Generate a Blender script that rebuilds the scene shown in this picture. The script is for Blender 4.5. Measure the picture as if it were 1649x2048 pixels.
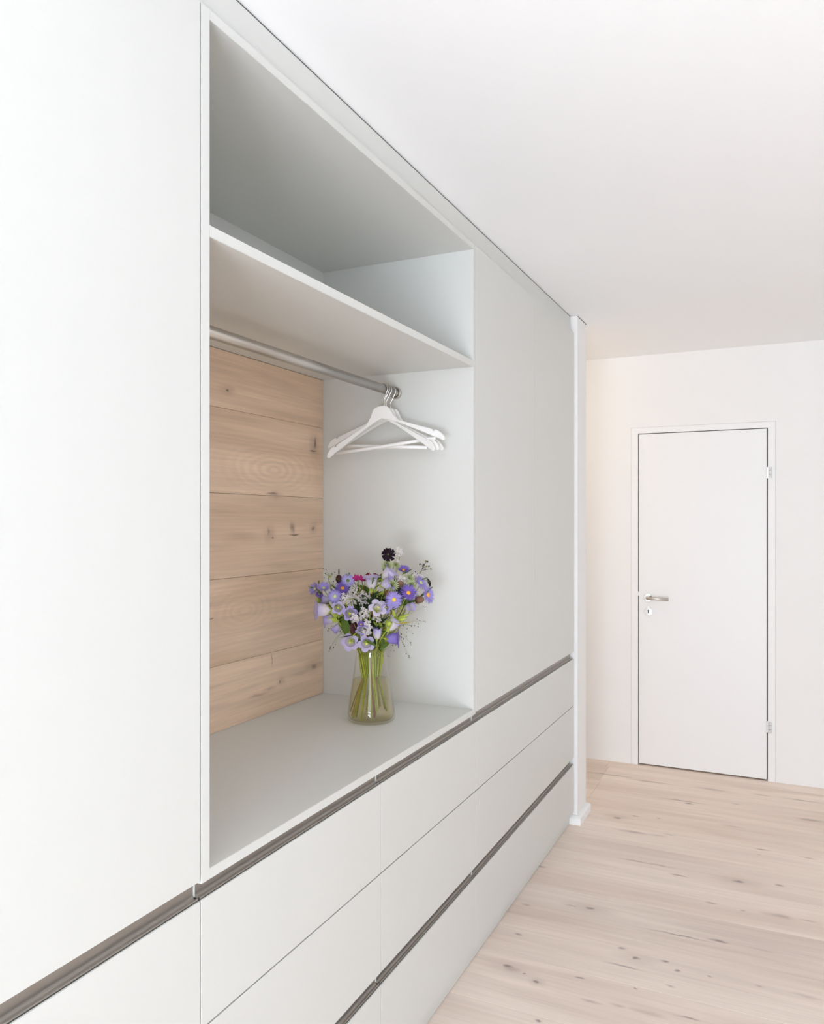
import bpy, bmesh, math, random
from mathutils import Vector, Matrix
R = math.radians
for o in list(bpy.data.objects):
    bpy.data.objects.remove(o)
scene = bpy.context.scene
COL = scene.collection

# ------------------------------------------------------------------ camera
YAW, CAMX, CAMZ, FPX = 0.4432, 0.9568, 1.5147, 1575.2
cam_d = bpy.data.cameras.new('camera')
cam_d.sensor_fit = 'VERTICAL'
cam_d.sensor_height = 36.0
cam_d.lens = FPX / 2048 * 36.0
cam_d.shift_y = 17.95 / 2048
cam_d.clip_start = 0.02
cam = bpy.data.objects.new('camera', cam_d)
cam.location = (CAMX, 0, CAMZ)
cam.rotation_euler = (R(90), 0, YAW)
COL.objects.link(cam)
scene.camera = cam

# ------------------------------------------------------------------ light
world = bpy.data.worlds.new('daylight')
scene.world = world
world.use_nodes = True
world.node_tree.nodes['Background'].inputs[0].default_value = (0.86, 0.93, 1.0, 1)
world.node_tree.nodes['Background'].inputs[1].default_value = 0.8


def area(name, loc, rot, sx, sy, power, col):
    l = bpy.data.lights.new(name, 'AREA')
    l.shape = 'RECTANGLE'
    l.size, l.size_y, l.energy, l.color = sx, sy, power, col
    o = bpy.data.objects.new(name, l)
    o.location, o.rotation_euler = loc, rot
    COL.objects.link(o)
    return o


# daylight entering by the tall windows behind and beside the camera
area('daylight_front', (1.20, -2.70, 1.22), (R(90), 0, 0), 1.66, 2.26, 48, (0.82, 0.888, 1.0))
# added fill lamp outside that window, aimed up to brighten the ceiling
area('added_upward_fill', (1.20, -3.30, 0.35), (R(125), 0, 0), 2.2, 1.2, 232, (0.82, 0.888, 1.0))
# added unseen fill behind the viewpoint, aimed up to brighten ceiling and floor
area('added_ceiling_fill', (1.75, -1.25, 1.80), (R(180), 0, 0), 0.45, 0.45, 41, (0.82, 0.885, 1.0))
# warm lamp of the passage behind the wall stub
pl = bpy.data.lights.new('passage_lamp', 'POINT')
pl.energy, pl.color, pl.shadow_soft_size = 8.6, (1.0, 0.78, 0.56), 0.12
plo = bpy.data.objects.new('passage_lamp', pl)
plo.location = (-1.15, 4.62, 2.25)
COL.objects.link(plo)

scene.view_settings.view_transform = 'Standard'
scene.view_settings.look = 'None'
scene.view_settings.gamma = 1.0
scene.view_settings.use_curve_mapping = False
scene.view_settings.exposure = 0.0
cy = scene.cycles
cy.use_denoising = True
cy.max_bounces = 16
cy.diffuse_bounces = 9
cy.glossy_bounces = 6
cy.transmission_bounces = 12
cy.transparent_max_bounces = 24
cy.sample_clamp_indirect = 6.0


# ------------------------------------------------------------------ materials
def new_mat(name):
    m = bpy.data.materials.new(name)
    m.use_nodes = True
    nt = m.node_tree
    return m, nt, nt.nodes['Principled BSDF']


def plain(name, col, rough=0.5, metal=0.0, bump=0.0, bscale=60.0, spec=0.5, var=0.0):
    m, nt, b = new_mat(name)
    b.inputs['Base Color'].default_value = (*col, 1)
    b.inputs['Roughness'].default_value = rough
    b.inputs['Metallic'].default_value = metal
    b.inputs['Specular IOR Level'].default_value = spec
    if bump or var:
        tc = nt.nodes.new('ShaderNodeTexCoord')
        n = nt.nodes.new('ShaderNodeTexNoise')
        n.inputs['Scale'].default_value = bscale
        n.inputs['Detail'].default_value = 4
        nt.links.new(tc.outputs['Object'], n.inputs['Vector'])
        if bump:
            bp = nt.nodes.new('ShaderNodeBump')
            bp.inputs['Strength'].default_value = bump
            bp.inputs['Distance'].default_value = 0.001
            nt.links.new(n.outputs['Fac'], bp.inputs['Height'])
            nt.links.new(bp.outputs['Normal'], b.inputs['Normal'])
        if var:
            mx = nt.nodes.new('ShaderNodeMixRGB')
            mx.inputs[1].default_value = (*[c * (1 - var) for c in col], 1)
            mx.inputs[2].default_value = (*[min(1, c * (1 + var)) for c in col], 1)
            nt.links.new(n.outputs['Fac'], mx.inputs[0])
            nt.links.new(mx.outputs[0], b.inputs['Base Color'])
    return m


def petal_mat(name, inner, outer, r0, r1, trans=0.35, axis='R', streak=0.0):
    """thin petal: colour runs from inner to outer along the radius (R) or along z (Z) of the bloom"""
    m, nt, b = new_mat(name)
    nd, lk = nt.nodes, nt.links
    tc = nd.new('ShaderNodeTexCoord')
    sep = nd.new('ShaderNodeSeparateXYZ')
    lk.new(tc.outputs['Object'], sep.inputs[0])
    if axis == 'R':
        mul = nd.new('ShaderNodeVectorMath'); mul.operation = 'MULTIPLY'
        mul.inputs[1].default_value = (1, 1, 0)
        lk.new(tc.outputs['Object'], mul.inputs[0])
        ln = nd.new('ShaderNodeVectorMath'); ln.operation = 'LENGTH'
        lk.new(mul.outputs[0], ln.inputs[0])
        src = ln.outputs['Value']
    else:
        src = sep.outputs['Z']
    mr = nd.new('ShaderNodeMapRange')
    mr.inputs[1].default_value, mr.inputs[2].default_value = r0, r1
    lk.new(src, mr.inputs[0])
    mx = nd.new('ShaderNodeMixRGB')
    mx.inputs[1].default_value = (*inner, 1)
    mx.inputs[2].default_value = (*outer, 1)
    lk.new(mr.outputs[0], mx.inputs[0])
    nz = nd.new('ShaderNodeTexNoise')
    nz.inputs['Scale'].default_value = 5.0
    lk.new(tc.outputs['Object'], nz.inputs['Vector'])
    mv = nd.new('ShaderNodeMixRGB'); mv.blend_type = 'MULTIPLY'
    mv.inputs[0].default_value = 0.25
    lk.new(mx.outputs[0], mv.inputs[1]); lk.new(nz.outputs['Fac'], mv.inputs[2])
    b.inputs['Roughness'].default_value = 0.6
    b.inputs['Specular IOR Level'].default_value = 0.2
    lk.new(mv.outputs[0], b.inputs['Base Color'])
    tr = nd.new('ShaderNodeBsdfTranslucent')
    lk.new(mv.outputs[0], tr.inputs[0])
    ms = nd.new('ShaderNodeMixShader')
    ms.inputs[0].default_value = trans
    out = nd['Material Output']
    lk.new(b.outputs[0], ms.inputs[1]); lk.new(tr.outputs[0], ms.inputs[2])
    lk.new(ms.outputs[0], out.inputs[0])
    return m


def thin_glass(name, tint=(1, 1, 1), ior=1.45, rough=0.0):
    m = bpy.data.materials.new(name)
    m.use_nodes = True
    nt = m.node_tree
    nd, lk = nt.nodes, nt.links
    nd.remove(nd['Principled BSDF'])
    out = nd['Material Output']
    geo = nd.new('ShaderNodeNewGeometry')
    mi = nd.new('ShaderNodeMapRange')
    mi.inputs[3].default_value, mi.inputs[4].default_value = ior, 1 / ior
    lk.new(geo.outputs['Backfacing'], mi.inputs[0])
    fr = nd.new('ShaderNodeFresnel')
    lk.new(mi.outputs[0], fr.inputs['IOR'])
    tp = nd.new('ShaderNodeBsdfTransparent')
    tp.inputs[0].default_value = (*tint, 1)
    gl = nd.new('ShaderNodeBsdfGlossy')
    gl.inputs['Roughness'].default_value = rough
    ms = nd.new('ShaderNodeMixShader')
    lk.new(fr.outputs[0], ms.inputs[0])
    lk.new(tp.outputs[0], ms.inputs[1]); lk.new(gl.outputs[0], ms.inputs[2])
    lk.new(ms.outputs[0], out.inputs[0])
    return m


def oak(name, light, dark, plane, knots, rings, rough=0.55, amp=1.0):
    """bleached oak; plane 'XY' = grain along x on the floor, 'YZ' = grain along y on the niche back.
    knots: (s, t, half length, half width, strength) in the plane's metres; rings: cathedral figures."""
    m, nt, b = new_mat(name)
    nd, lk = nt.nodes, nt.links
    geo = nd.new('ShaderNodeNewGeometry')
    sep = nd.new('ShaderNodeSeparateXYZ')
    lk.new(geo.outputs['Position'], sep.inputs[0])
    st = nd.new('ShaderNodeCombineXYZ')
    lk.new(sep.outputs['X' if plane == 'XY' else 'Y'], st.inputs[0])
    lk.new(sep.outputs['Y' if plane == 'XY' else 'Z'], st.inputs[1])
    oi = nd.new('ShaderNodeObjectInfo')
    off = nd.new('ShaderNodeMath'); off.operation = 'MULTIPLY'
    off.inputs[1].default_value = 37.0
    lk.new(oi.outputs['Random'], off.inputs[0])
    lk.new(off.outputs[0], st.inputs[2])

    def noise(sc, scale, detail, rough_=0.5, dist=0.0):
        mp = nd.new('ShaderNodeVectorMath'); mp.operation = 'MULTIPLY'
        mp.inputs[1].default_value = sc
        lk.new(st.outputs[0], mp.inputs[0])
        n = nd.new('ShaderNodeTexNoise')
        n.inputs['Scale'].default_value = scale
        n.inputs['Detail'].default_value = detail
        n.inputs['Roughness'].default_value = rough_
        n.inputs['Distortion'].default_value = dist
        lk.new(mp.outputs[0], n.inputs['Vector'])
        return n.outputs['Fac']

    def math_(op, a, b_=None, clamp=False):
        n = nd.new('ShaderNodeMath'); n.operation = op; n.use_clamp = clamp
        for i, v in enumerate((a, b_)):
            if v is None:
                continue
            if isinstance(v, (int, float)):
                n.inputs[i].default_value = v
            else:
                lk.new(v, n.inputs[i])
        return n.outputs[0]

    broad = noise((0.9, 6.0, 1.0), 1.0, 3, 0.5, 0.6)
    grain = noise((3.5, 130.0, 1.0), 1.0, 5, 0.62, 0.3)
    streak = noise((1.6, 34.0, 1.0), 1.0, 3, 0.5, 0.8)
    # base colour
    mixA = nd.new('ShaderNodeMixRGB')
    mixA.inputs[1].default_value = (*dark, 1); mixA.inputs[2].default_value = (*light, 1)
    cr = nd.new('ShaderNodeMapRange')
    cr.inputs[1].default_value, cr.inputs[2].default_value = 0.33, 0.62
    lk.new(broad, cr.inputs[0]); lk.new(cr.outputs[0], mixA.inputs[0])
    s1 = nd.new('ShaderNodeMapRange')
    s1.inputs[1].default_value, s1.inputs[2].default_value = 0.30, 0.70
    s1.inputs[3].default_value, s1.inputs[4].default_value = 1 - 0.14 * amp, 1 + 0.07 * amp
    lk.new(streak, s1.inputs[0])
    g1 = nd.new('ShaderNodeMapRange')
    g1.inputs[1].default_value, g1.inputs[2].default_value = 0.3, 0.7
    g1.inputs[3].default_value, g1.inputs[4].default_value = 1 - 0.12 * amp, 1 + 0.07 * amp
    lk.new(grain, g1.inputs[0])
    fac = math_('MULTIPLY', s1.outputs[0], g1.outputs[0])
    tone = nd.new('ShaderNodeMapRange')
    tone.inputs[3].default_value, tone.inputs[4].default_value = 0.94, 1.06
    lk.new(oi.outputs['Random'], tone.inputs[0])
    fac = math_('MULTIPLY', fac, tone.outputs[0])
    # wobble for knots and rings
    wob = nd.new('ShaderNodeTexNoise')
    wob.inputs['Scale'].default_value = 16.0
    wob.inputs['Detail'].default_value = 3
    lk.new(st.outputs[0], wob.inputs['Vector'])
    wsub = nd.new('ShaderNodeVectorMath'); wsub.operation = 'SUBTRACT'
    wsub.inputs[1].default_value = (0.5, 0.5, 0.5)
    lk.new(wob.outputs['Color'], wsub.inputs[0])
    wmul = nd.new('ShaderNodeVectorMath'); wmul.operation = 'MULTIPLY'
    wmul.inputs[1].default_value = (0.05, 0.016, 0.0)
    lk.new(wsub.outputs[0], wmul.inputs[0])
    pos = nd.new('ShaderNodeVectorMath'); pos.operation = 'ADD'
    lk.new(st.outputs[0], pos.inputs[0]); lk.new(wmul.outputs[0], pos.inputs[1])

    def dist(c, a, bb):
        sub = nd.new('ShaderNodeVectorMath'); sub.operation = 'SUBTRACT'
        sub.inputs[1].default_value = (c[0], c[1], 0)
        lk.new(pos.outputs[0], sub.inputs[0])
        if plane == 'XY':
            a, bb = a * 1.6, bb * 2.1
        ml = nd.new('ShaderNodeVectorMath'); ml.operation = 'MULTIPLY'
        ml.inputs[1].default_value = (1 / a, 1 / bb, 0)
        lk.new(sub.outputs[0], ml.inputs[0])
        ln = nd.new('ShaderNodeVectorMath'); ln.operation = 'LENGTH'
        lk.new(ml.outputs[0], ln.inputs[0])
        return ln.outputs['Value']

    acc = None
    for (s, t, a, bb, w) in knots:
        mr = nd.new('ShaderNodeMapRange')
        mr.interpolation_type = 'SMOOTHSTEP'
        mr.inputs[1].default_value, mr.inputs[2].default_value = 0.0, 1.0
        mr.inputs[3].default_value, mr.inputs[4].default_value = w * (0.84 if plane == 'XY' else 1.0), 0.0
        lk.new(dist((s, t), a, bb) if plane == 'XY' else dist((s, t), a * 1.25, bb * 1.3), mr.inputs[0])
        acc = mr.outputs[0] if acc is None else math_('MAXIMUM', acc, mr.outputs[0])
    ringacc = None
    for (s, t, a, bb, w) in rings:
        d = dist((s, t), a, bb)
        sn = math_('SINE', math_('MULTIPLY', d, 46.0))
        fall = nd.new('ShaderNodeMapRange')
        fall.inputs[1].default_value, fall.inputs[2].default_value = 0.2, 1.0
        fall.inputs[3].default_value, fall.inputs[4].default_value = w, 0.0
        lk.new(d, fall.inputs[0])
        v = math_('MULTIPLY', sn, fall.outputs[0])
        ringacc = v if ringacc is None else math_('ADD', ringacc, v)
    if ringacc is not None:
        fac = math_('ADD', fac, ringacc)
    c1 = nd.new('ShaderNodeVectorMath'); c1.operation = 'SCALE'
    lk.new(mixA.outputs[0], c1.inputs[0]); lk.new(fac, c1.inputs['Scale'])
    col = c1.outputs[0]
    if acc is not None:
        ramp = nd.new('ShaderNodeValToRGB')
        e = ramp.color_ramp.elements
        e[0].position, e[0].color = 0.0, (1, 1, 1, 1)
        e[1].position, e[1].color = 1.0, (0.20, 0.17, 0.16, 1)
        x = e.new(0.30); x.color = (0.84, 0.82, 0.82, 1)
        x = e.new(0.62); x.color = (0.52, 0.50, 0.51, 1)
        lk.new(acc, ramp.inputs[0])
        mk = nd.new('ShaderNodeMixRGB'); mk.blend_type = 'MULTIPLY'
        mk.inputs[0].default_value = 1.0
        lk.new(col, mk.inputs[1]); lk.new(ramp.outputs[0], mk.inputs[2])
        col = mk.outputs[0]
    lk.new(col, b.inputs['Base Color'])
    b.inputs['Roughness'].default_value = rough
    b.inputs['Specular IOR Level'].default_value = 0.35
    bp = nd.new('ShaderNodeBump')
    bp.inputs['Strength'].default_value = 0.12
    bp.inputs['Distance'].default_value = 0.001
    lk.new(grain, bp.inputs['Height']); lk.new(bp.outputs[0], b.inputs['Normal'])
    return m


M = {}
M['wall'] = plain('white_wall_paint', (0.87, 0.865, 0.855), 0.85, bump=0.05, bscale=220, spec=0.2)
M['ceiling'] = plain('white_ceiling_paint', (0.92, 0.93, 0.94), 0.9, bump=0.04, bscale=220, spec=0.2)
M['lacquer'] = plain('pale_grey_lacquer', (0.662, 0.668, 0.640), 0.42, bump=0.015, bscale=300)
M['doorpaint'] = plain('white_door_paint', (0.87, 0.87, 0.87), 0.45, bump=0.01, bscale=200)
M['trim'] = plain('white_trim_paint', (0.88, 0.88, 0.875), 0.5, bump=0.01, bscale=200)
M['channel'] = plain('bronze_anodised_channel', (0.37, 0.34, 0.305), 0.42, 0.75, bump=0.02, bscale=500)
M['steel'] = plain('brushed_steel', (0.55, 0.52, 0.48), 0.33, 1.0, bump=0.02, bscale=500)
M['chrome'] = plain('polished_chrome', (0.78, 0.77, 0.75), 0.14, 1.0, bump=0.005)
M['whitemetal'] = plain('white_coated_hinge', (0.70, 0.71, 0.71), 0.3, 0.3, bump=0.005)
M['dark'] = plain('dark_gap_fill', (0.012, 0.012, 0.012), 0.8, bump=0.02)
M['gap_shade'] = plain('gap_shade_grey', (0.10, 0.10, 0.095), 0.8, bump=0.02)  # dark grey that stands in for shade in the ceiling gaps
M['hanger'] = plain('white_hanger_paint', (0.85, 0.84, 0.82), 0.4, bump=0.02, bscale=80)
M['glass'] = thin_glass('clear_vase_glass', (0.985, 0.985, 0.975))
M['pane'] = thin_glass('window_pane_glass', (0.98, 0.99, 0.99))


# ------------------------------------------------------------------ mesh helpers
def link(name, me, mat, parent=None, loc=None):
    o = bpy.data.objects.new(name, me)
    COL.objects.link(o)
    if mat is not None and len(me.materials) == 0:
        me.materials.append(mat)
    if parent is not None:
        o.parent = parent
    if loc is not None:
        o.location = loc
    return o


def to_mesh(name, bm, smooth=False):
    bmesh.ops.recalc_face_normals(bm, faces=bm.faces)
    me = bpy.data.meshes.new(name)
    bm.to_mesh(me)
    bm.free()
    if smooth:
        for p in me.polygons:
            p.use_smooth = True
    return me


def add_box(bm, x0, x1, y0, y1, z0, z1):
    v = [bm.verts.new(p) for p in ((x0, y0, z0), (x1, y0, z0), (x1, y1, z0), (x0, y1, z0),
                                   (x0, y0, z1), (x1, y0, z1), (x1, y1, z1), (x0, y1, z1))]
    return [bm.faces.new([v[i] for i in f]) for f in ((0, 3, 2, 1), (4, 5, 6, 7), (0, 1, 5, 4), (1, 2, 6, 5), (2, 3, 7, 6), (3, 0, 4, 7))]


def box(name, mat, x0, x1, y0, y1, z0, z1, bev=0.0008, parent=None, seg=1):
    bm = bmesh.new()
    add_box(bm, x0, x1, y0, y1, z0, z1)
    if bev:
        bmesh.ops.bevel(bm, geom=bm.edges[:], offset=bev, segments=seg, affect='EDGES')
    return link(name, to_mesh(name, bm), mat, parent)


def prism_y(name, mat, prof, y0, y1, parent=None, bev=0.0):
    """closed (x, z) outline extruded along y"""
    bm = bmesh.new()
    a = [bm.verts.new((x, y0, z)) for x, z in prof]
    c = [bm.verts.new((x, y1, z)) for x, z in prof]
    n = len(prof)
    bm.faces.new(a); bm.faces.new(list(reversed(c)))
    for i in range(n):
        bm.faces.new((a[i], c[i], c[(i + 1) % n], a[(i + 1) % n]))
    if bev:
        bmesh.ops.bevel(bm, geom=bm.edges[:], offset=bev, segments=1, affect='EDGES')
    return link(name, to_mesh(name, bm), mat, parent)


def frame_of(d):
    d = d.normalized()
    u = Vector((0, 0, 1)) if abs(d.z) < 0.9 else Vector((1, 0, 0))
    a = d.cross(u).normalized()
    return a, d.cross(a).normalized()


def add_tube(bm, pts, rads, n=8, cap=True):
    pts = [Vector(p) for p in pts]
    if not hasattr(rads, '__len__'):
        rads = [rads] * len(pts)
    rings = []
    a = None
    for i, p in enumerate(pts):
        d = (pts[min(i + 1, len(pts) - 1)] - pts[max(i - 1, 0)])
        if a is None:
            a, b_ = frame_of(d)
        else:
            d = d.normalized()
            a = (a - d * a.dot(d)).normalized()
            b_ = d.cross(a)
        rings.append([bm.verts.new(p + (a * math.cos(2 * math.pi * k / n) + b_ * math.sin(2 * math.pi * k / n)) * rads[i]) for k in range(n)])
    for i in range(len(rings) - 1):
        for k in range(n):
            bm.faces.new((rings[i][k], rings[i][(k + 1) % n], rings[i + 1][(k + 1) % n], rings[i + 1][k]))
    if cap:
        bm.faces.new(list(reversed(rings[0]))); bm.faces.new(rings[-1])


def tube(name, mat, pts, rads, n=10, parent=None, smooth=True):
    bm = bmesh.new()
    add_tube(bm, pts, rads, n)
    return link(name, to_mesh(name, bm, smooth), mat, parent)


def add_lathe(bm, prof, n=48, closed=False):
    """(r, z) profile turned about z"""
    rings = []
    for r, z in prof:
        if r < 1e-6:
            rings.append([bm.verts.new((0, 0, z))])
        else:
            rings.append([bm.verts.new((r * math.cos(2 * math.pi * k / n), r * math.sin(2 * math.pi * k / n), z)) for k in range(n)])
    m = len(rings)
    for i in range(m if closed else m - 1):
        A, B = rings[i], rings[(i + 1) % m]
        for k in range(n):
            k2 = (k + 1) % n
            if len(A) == 1 and len(B) == 1:
                continue
            if len(A) == 1:
                bm.faces.new((A[0], B[k], B[k2]))
            elif len(B) == 1:
                bm.faces.new((A[k], A[k2], B[0]))
            else:
                bm.faces.new((A[k], A[k2], B[k2], B[k]))


def empty(name, loc, label=None, cat=None, group=None):
    o = bpy.data.objects.new(name, None)
    o.empty_display_size = 0.05
    o.location = loc
    COL.objects.link(o)
    tag(o, label, cat, group)
    return o


def tag(o, label=None, cat=None, group=None, kind=None):
    if label: o['label'] = label
    if cat: o['category'] = cat
    if group: o['group'] = group
    if kind: o['kind'] = kind
    return o


def struct(o, label=None):
    o['kind'] = 'structure'
    if label: o['label'] = label
    return o


# ------------------------------------------------------------------ room shell
H = 2.5413
YB = 5.03          # wall with the door
YF = -2.60         # wall behind the camera
XR = 3.20          # wall on the right
XL = -0.622        # wall behind the wardrobe
PY0, PY1 = 3.912, 4.100   # wall stub at the end of the wardrobe
PX = 0.016


def wall_with_hole(name, axis, at, thick, s0, s1, hole, lab):
    """wall slab in the plane axis = at with one rectangular hole (s0, s1, z0, z1)"""
    a0, a1, z0, z1 = hole
    bm = bmesh.new()
    outer = [(s0, 0), (s1, 0), (s1, H), (s0, H)]
    ss, zs = sorted({s0, a0, a1, s1}), sorted({0.0, z0, z1, H})
    vs = {}

    def V(s, z, d):
        k = (s, z, d)
        if k not in vs:
            vs[k] = bm.verts.new((s, at + d * thick, z) if axis == 'Y' else (at + d * thick, s, z))
        return vs[k]
    for i in range(len(ss) - 1):
        for j in range(len(zs) - 1):
            if ss[i] >= a0 - 1e-6 and ss[i + 1] <= a1 + 1e-6 and zs[j] >= z0 - 1e-6 and zs[j + 1] <= z1 + 1e-6:
                continue
            for d in (0, 1):
                bm.faces.new([V(ss[i], zs[j], d), V(ss[i + 1], zs[j], d), V(ss[i + 1], zs[j + 1], d), V(ss[i], zs[j + 1], d)])
    bmesh.ops.holes_fill(bm, edges=[], sides=0)
    # close the rims (outer and hole)
    be = [e for e in bm.edges if len(e.link_faces) == 1]
    pairs = set()
    for e in be:
        k0 = tuple(sorted((kk[0], kk[1]) for kk, vv in vs.items() if vv in e.verts))
        pairs.add(k0)
    for (p, q) in pairs:
        bm.faces.new([V(p[0], p[1], 0), V(q[0], q[1], 0), V(q[0], q[1], 1), V(p[0], p[1], 1)])
    o = link(name, to_mesh(name, bm), M['wall'])
    return struct(o, lab)


# door in the back wall
DX0, DX1, DZ = 0.1266, 0.8628, 2.0575     # leaf
FW, FZ = 0.042, 2.0945                      # frame width, frame top
wall_with_hole('wall_back', 'Y', YB, 0.14, -2.30, XR + 0.15, (DX0 - FW, DX1 + FW, 0.0, FZ), 'white back wall with the door')
wall_with_hole('wall_front', 'Y', YF, -0.14, XL - 0.15, XR + 0.15, (0.35, 2.05, 0.06, 2.36), 'white wall behind the viewpoint')
wall_with_hole('wall_right', 'X', XR, 0.14, YF, YB, (-1.80, -0.10, 0.06, 2.36), 'white wall with a tall window')
struct(box('wall_left', M['wall'], XL - 0.13, XL, YF, PY0, 0, H, 0), 'white wall behind the wardrobe')
wp = struct(box('wall_pillar', M['wall'], -2.30, PX, PY0, PY1, 0, H - 0.0006, 0.0012), 'white wall end closing the wardrobe on the right')
box('painted_gap_shade', M['gap_shade'], PX - 0.004, PX + 0.0005, PY0 + 0.004, PY1 - 0.001, H - 0.0045, H - 0.0004, 0, wp)  # dark strip painting the shade line between wall end and ceiling
struct(box('wall_passage', M['wall'], -2.42, -2.30, PY0, YB, 0, H, 0), 'white end wall of the passage')
struct(box('ceiling', M['ceiling'], -2.45, XR + 0.15, YF - 0.15, YB + 0.15, H, H + 0.12, 0), 'smooth white ceiling')
# baseboard wrapped round the wall stub
bm = bmesh.new()
BT, BH, TP = 0.020, 0.044, 0.0045


def loop(off, z):
    return [bm.verts.new(p) for p in ((-0.60, PY0 - 0.0, z), (-0.60, PY0 - off, z), (PX + off, PY0 - off, z), (PX + off, PY1 + off, z), (-2.2, PY1 + off, z), (-2.2, PY1, z), (PX + 0.0002, PY1 + 0.0002, z), (PX + 0.0002, PY0 - 0.0002, z))]


la, lb = loop(BT, 0.0), loop(BT, BH - 0.010)
lc = loop(BT - TP * 2, BH)
for A, B in ((la, lb), (lb, lc)):
    for i in range(8):
        bm.faces.new((A[i], A[(i + 1) % 8], B[(i + 1) % 8], B[i]))
bm.faces.new(lc); bm.faces.new(list(reversed(la)))
struct(link('baseboard_pillar', to_mesh('baseboard_pillar', bm), M['trim']), 'white baseboard wrapped round the foot of the wall end')

# windows (behind the viewpoint and on the right, the daylight comes through them)
def window(name, axis, at, s0, s1, z0, z1, sgn):
    root = struct(empty(name, (0, 0, 0)), 'tall white window letting daylight in')
    d0, d1 = at + sgn * 0.04, at + sgn * 0.10

    def bar(nm, a0, a1, b0, b1, mat, e0=d0, e1=d1):
        lo, hi = min(e0, e1), max(e0, e1)
        if axis == 'Y':
            return box(nm, mat, a0, a1, lo, hi, b0, b1, 0.002, root)
        return box(nm, mat, lo, hi, a0, a1, b0, b1, 0.002, root)
    w = 0.05
    for a0, a1, b0, b1 in ((s0, s0 + w, z0, z1), (s1 - w, s1, z0, z1), (s0 + w, s1 - w, z0, z0 + w), (s0 + w, s1 - w, z1 - w, z1), ((s0 + s1) / 2 - w / 2, (s0 + s1) / 2 + w / 2, z0 + w, z1 - w)):
        bar('window_frame', a0, a1, b0, b1, M['trim'])
    mid = (s0 + s1) / 2
    for a0, a1 in ((s0 + w, mid - w / 2), (mid + w / 2, s1 - w)):
        bar('pane', a0, a1, z0 + w, z1 - w, M['pane'], at + sgn * 0.067, at + sgn * 0.071)
    return root


window('window_1', 'Y', YF, 0.35, 2.05, 0.06, 2.36, -1)
window('window_2', 'X', XR, -1.80, -0.10, 0.06, 2.36, 1)

# ---- floor of oak planks
floor_knots = [
    (0.29, 3.928, .085, .013, .55), (0.40, 3.936, .05, .010, .45), (0.455, 3.965, .03, .008, .45), (0.864, 3.973, .03, .007, .8), (0.845, 3.905, .014, .006, .5),
    (1.048, 3.962, .03, .006, .6), (0.35, 3.597, .06, .005, .55), (0.45, 3.596, .07, .004, .5), (0.542, 3.53, .035, .005, .85), (0.78, 3.578, .03, .012, .9), (0.77, 3.58, .10, .03, .34),
    (0.939, 3.613, .016, .007, .75), (0.687, 3.330, .02, .007, .6), (0.805, 3.317, .012, .006, .6), (0.935, 3.333, .05, .012, .55), (1.035, 3.342, .03, .005, .5),
    (0.265, 3.083, .028, .010, .9), (0.265, 3.083, .09, .026, .36), (0.199, 3.070, .03, .004, .65), (0.107, 2.561, .022, .010, .95), (0.122, 2.550, .040, .018, .55), (0.115, 2.555, .10, .04, .30),
    (0.169, 2.541, .008, .004, .85), (0.216, 2.514, .012, .007, 1.0), (0.216, 2.514, .03, .016, .4), (0.336, 2.599, .012, .004, .9), (0.402, 2.486, .03, .006, .5), (0.481, 2.500, .03, .007, .45),
    (0.073, 2.776, .014, .006, .75), (0.278, 2.319, .009, .006, 1.0), (0.43, 2.841, .012, .007, .75), (0.459, 2.728, .06, .0035, .75), (0.603, 3.02, .10, .0035, .85), (0.734, 3.039, .04, .008, .85),
    (0.882, 3.043, .06, .006, .4), (0.491, 2.797, .02, .010, .95), (0.50, 2.797, .08, .03, .32), (0.579, 2.818, .012, .007, .85), (0.628, 2.778, .012, .008, .9), (0.724, 2.792, .011, .006, .75),
    (0.877, 2.801, .016, .005, .6), (0.615, 2.677, .014, .005, .6), (0.514, 2.614, .005, .004, .9), (0.575, 2.502, .05, .010, .4), (0.689, 2.528, .03, .004, .75), (1.015, 2.807, .05, .008, .4),
    (0.45, 4.478, .11, .006, .75), (0.49, 4.450, .03, .008, .8), (0.713, 4.551, .02, .007, .5), (0.181, 4.080, .026, .012, .9), (0.18, 4.09, .07, .03, .34), (0.259, 4.144, .02, .008, .75), (0.366, 4.165, .010, .006, .7),
    (1.072, 4.467, .06, .014, .65), (0.711, 4.21, .05, .010, .4), (0.02, 4.755, .17, .008, .6), (0.24, 4.728, .11, .010, .6), (0.586, 4.744, .09, .012, .5), (0.84, 4.762, .05, .008, .55), (1.03, 4.765, .10, .008, .6),
    (0.40, 3.72, .25, .05, .20), (0.75, 3.90, .35, .06, .22), (0.75, 2.78, .3, .05, .18), (0.9, 3.08, .25, .06, .16), (0.9, 2.52, .2, .05, .2),
    (-0.018, 3.36, .03, .008, .6), (0.03, 3.0, .02, .006, .5)]
M['floor'] = oak('bleached_oak_floor', (0.83, 0.715, 0.625), (0.73, 0.605, 0.52), 'XY', floor_knots, [], amp=0.45)
base_floor = struct(box('floor', M['dark'], -2.45, XR + 0.15, YF - 0.1, YB + 0.12, -0.06, -0.012, 0), 'pale bleached oak plank floor')
rows = [2.342 - 0.2875 * k for k in range(17, 0, -1)] + [2.342, 2.628, 2.915, 3.203, 3.484, 3.765, 4.046, 4.620, 4.905, 5.10]
rng = random.Random(3)


def plank(x0, x1, y0, y1):
    g = 0.0004
    bm = bmesh.new()
    add_box(bm, x0 + g, x1 - g, y0 + g, y1 - g, -0.012, 0.0)
    bmesh.ops.bevel(bm, geom=[e for e in bm.edges if all(v.co.z > -0.001 for v in e.verts)], offset=0.0011, segments=1, affect='EDGES')
    return link('oak_plank', to_mesh('oak_plank', bm), M['floor'], base_floor)


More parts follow.
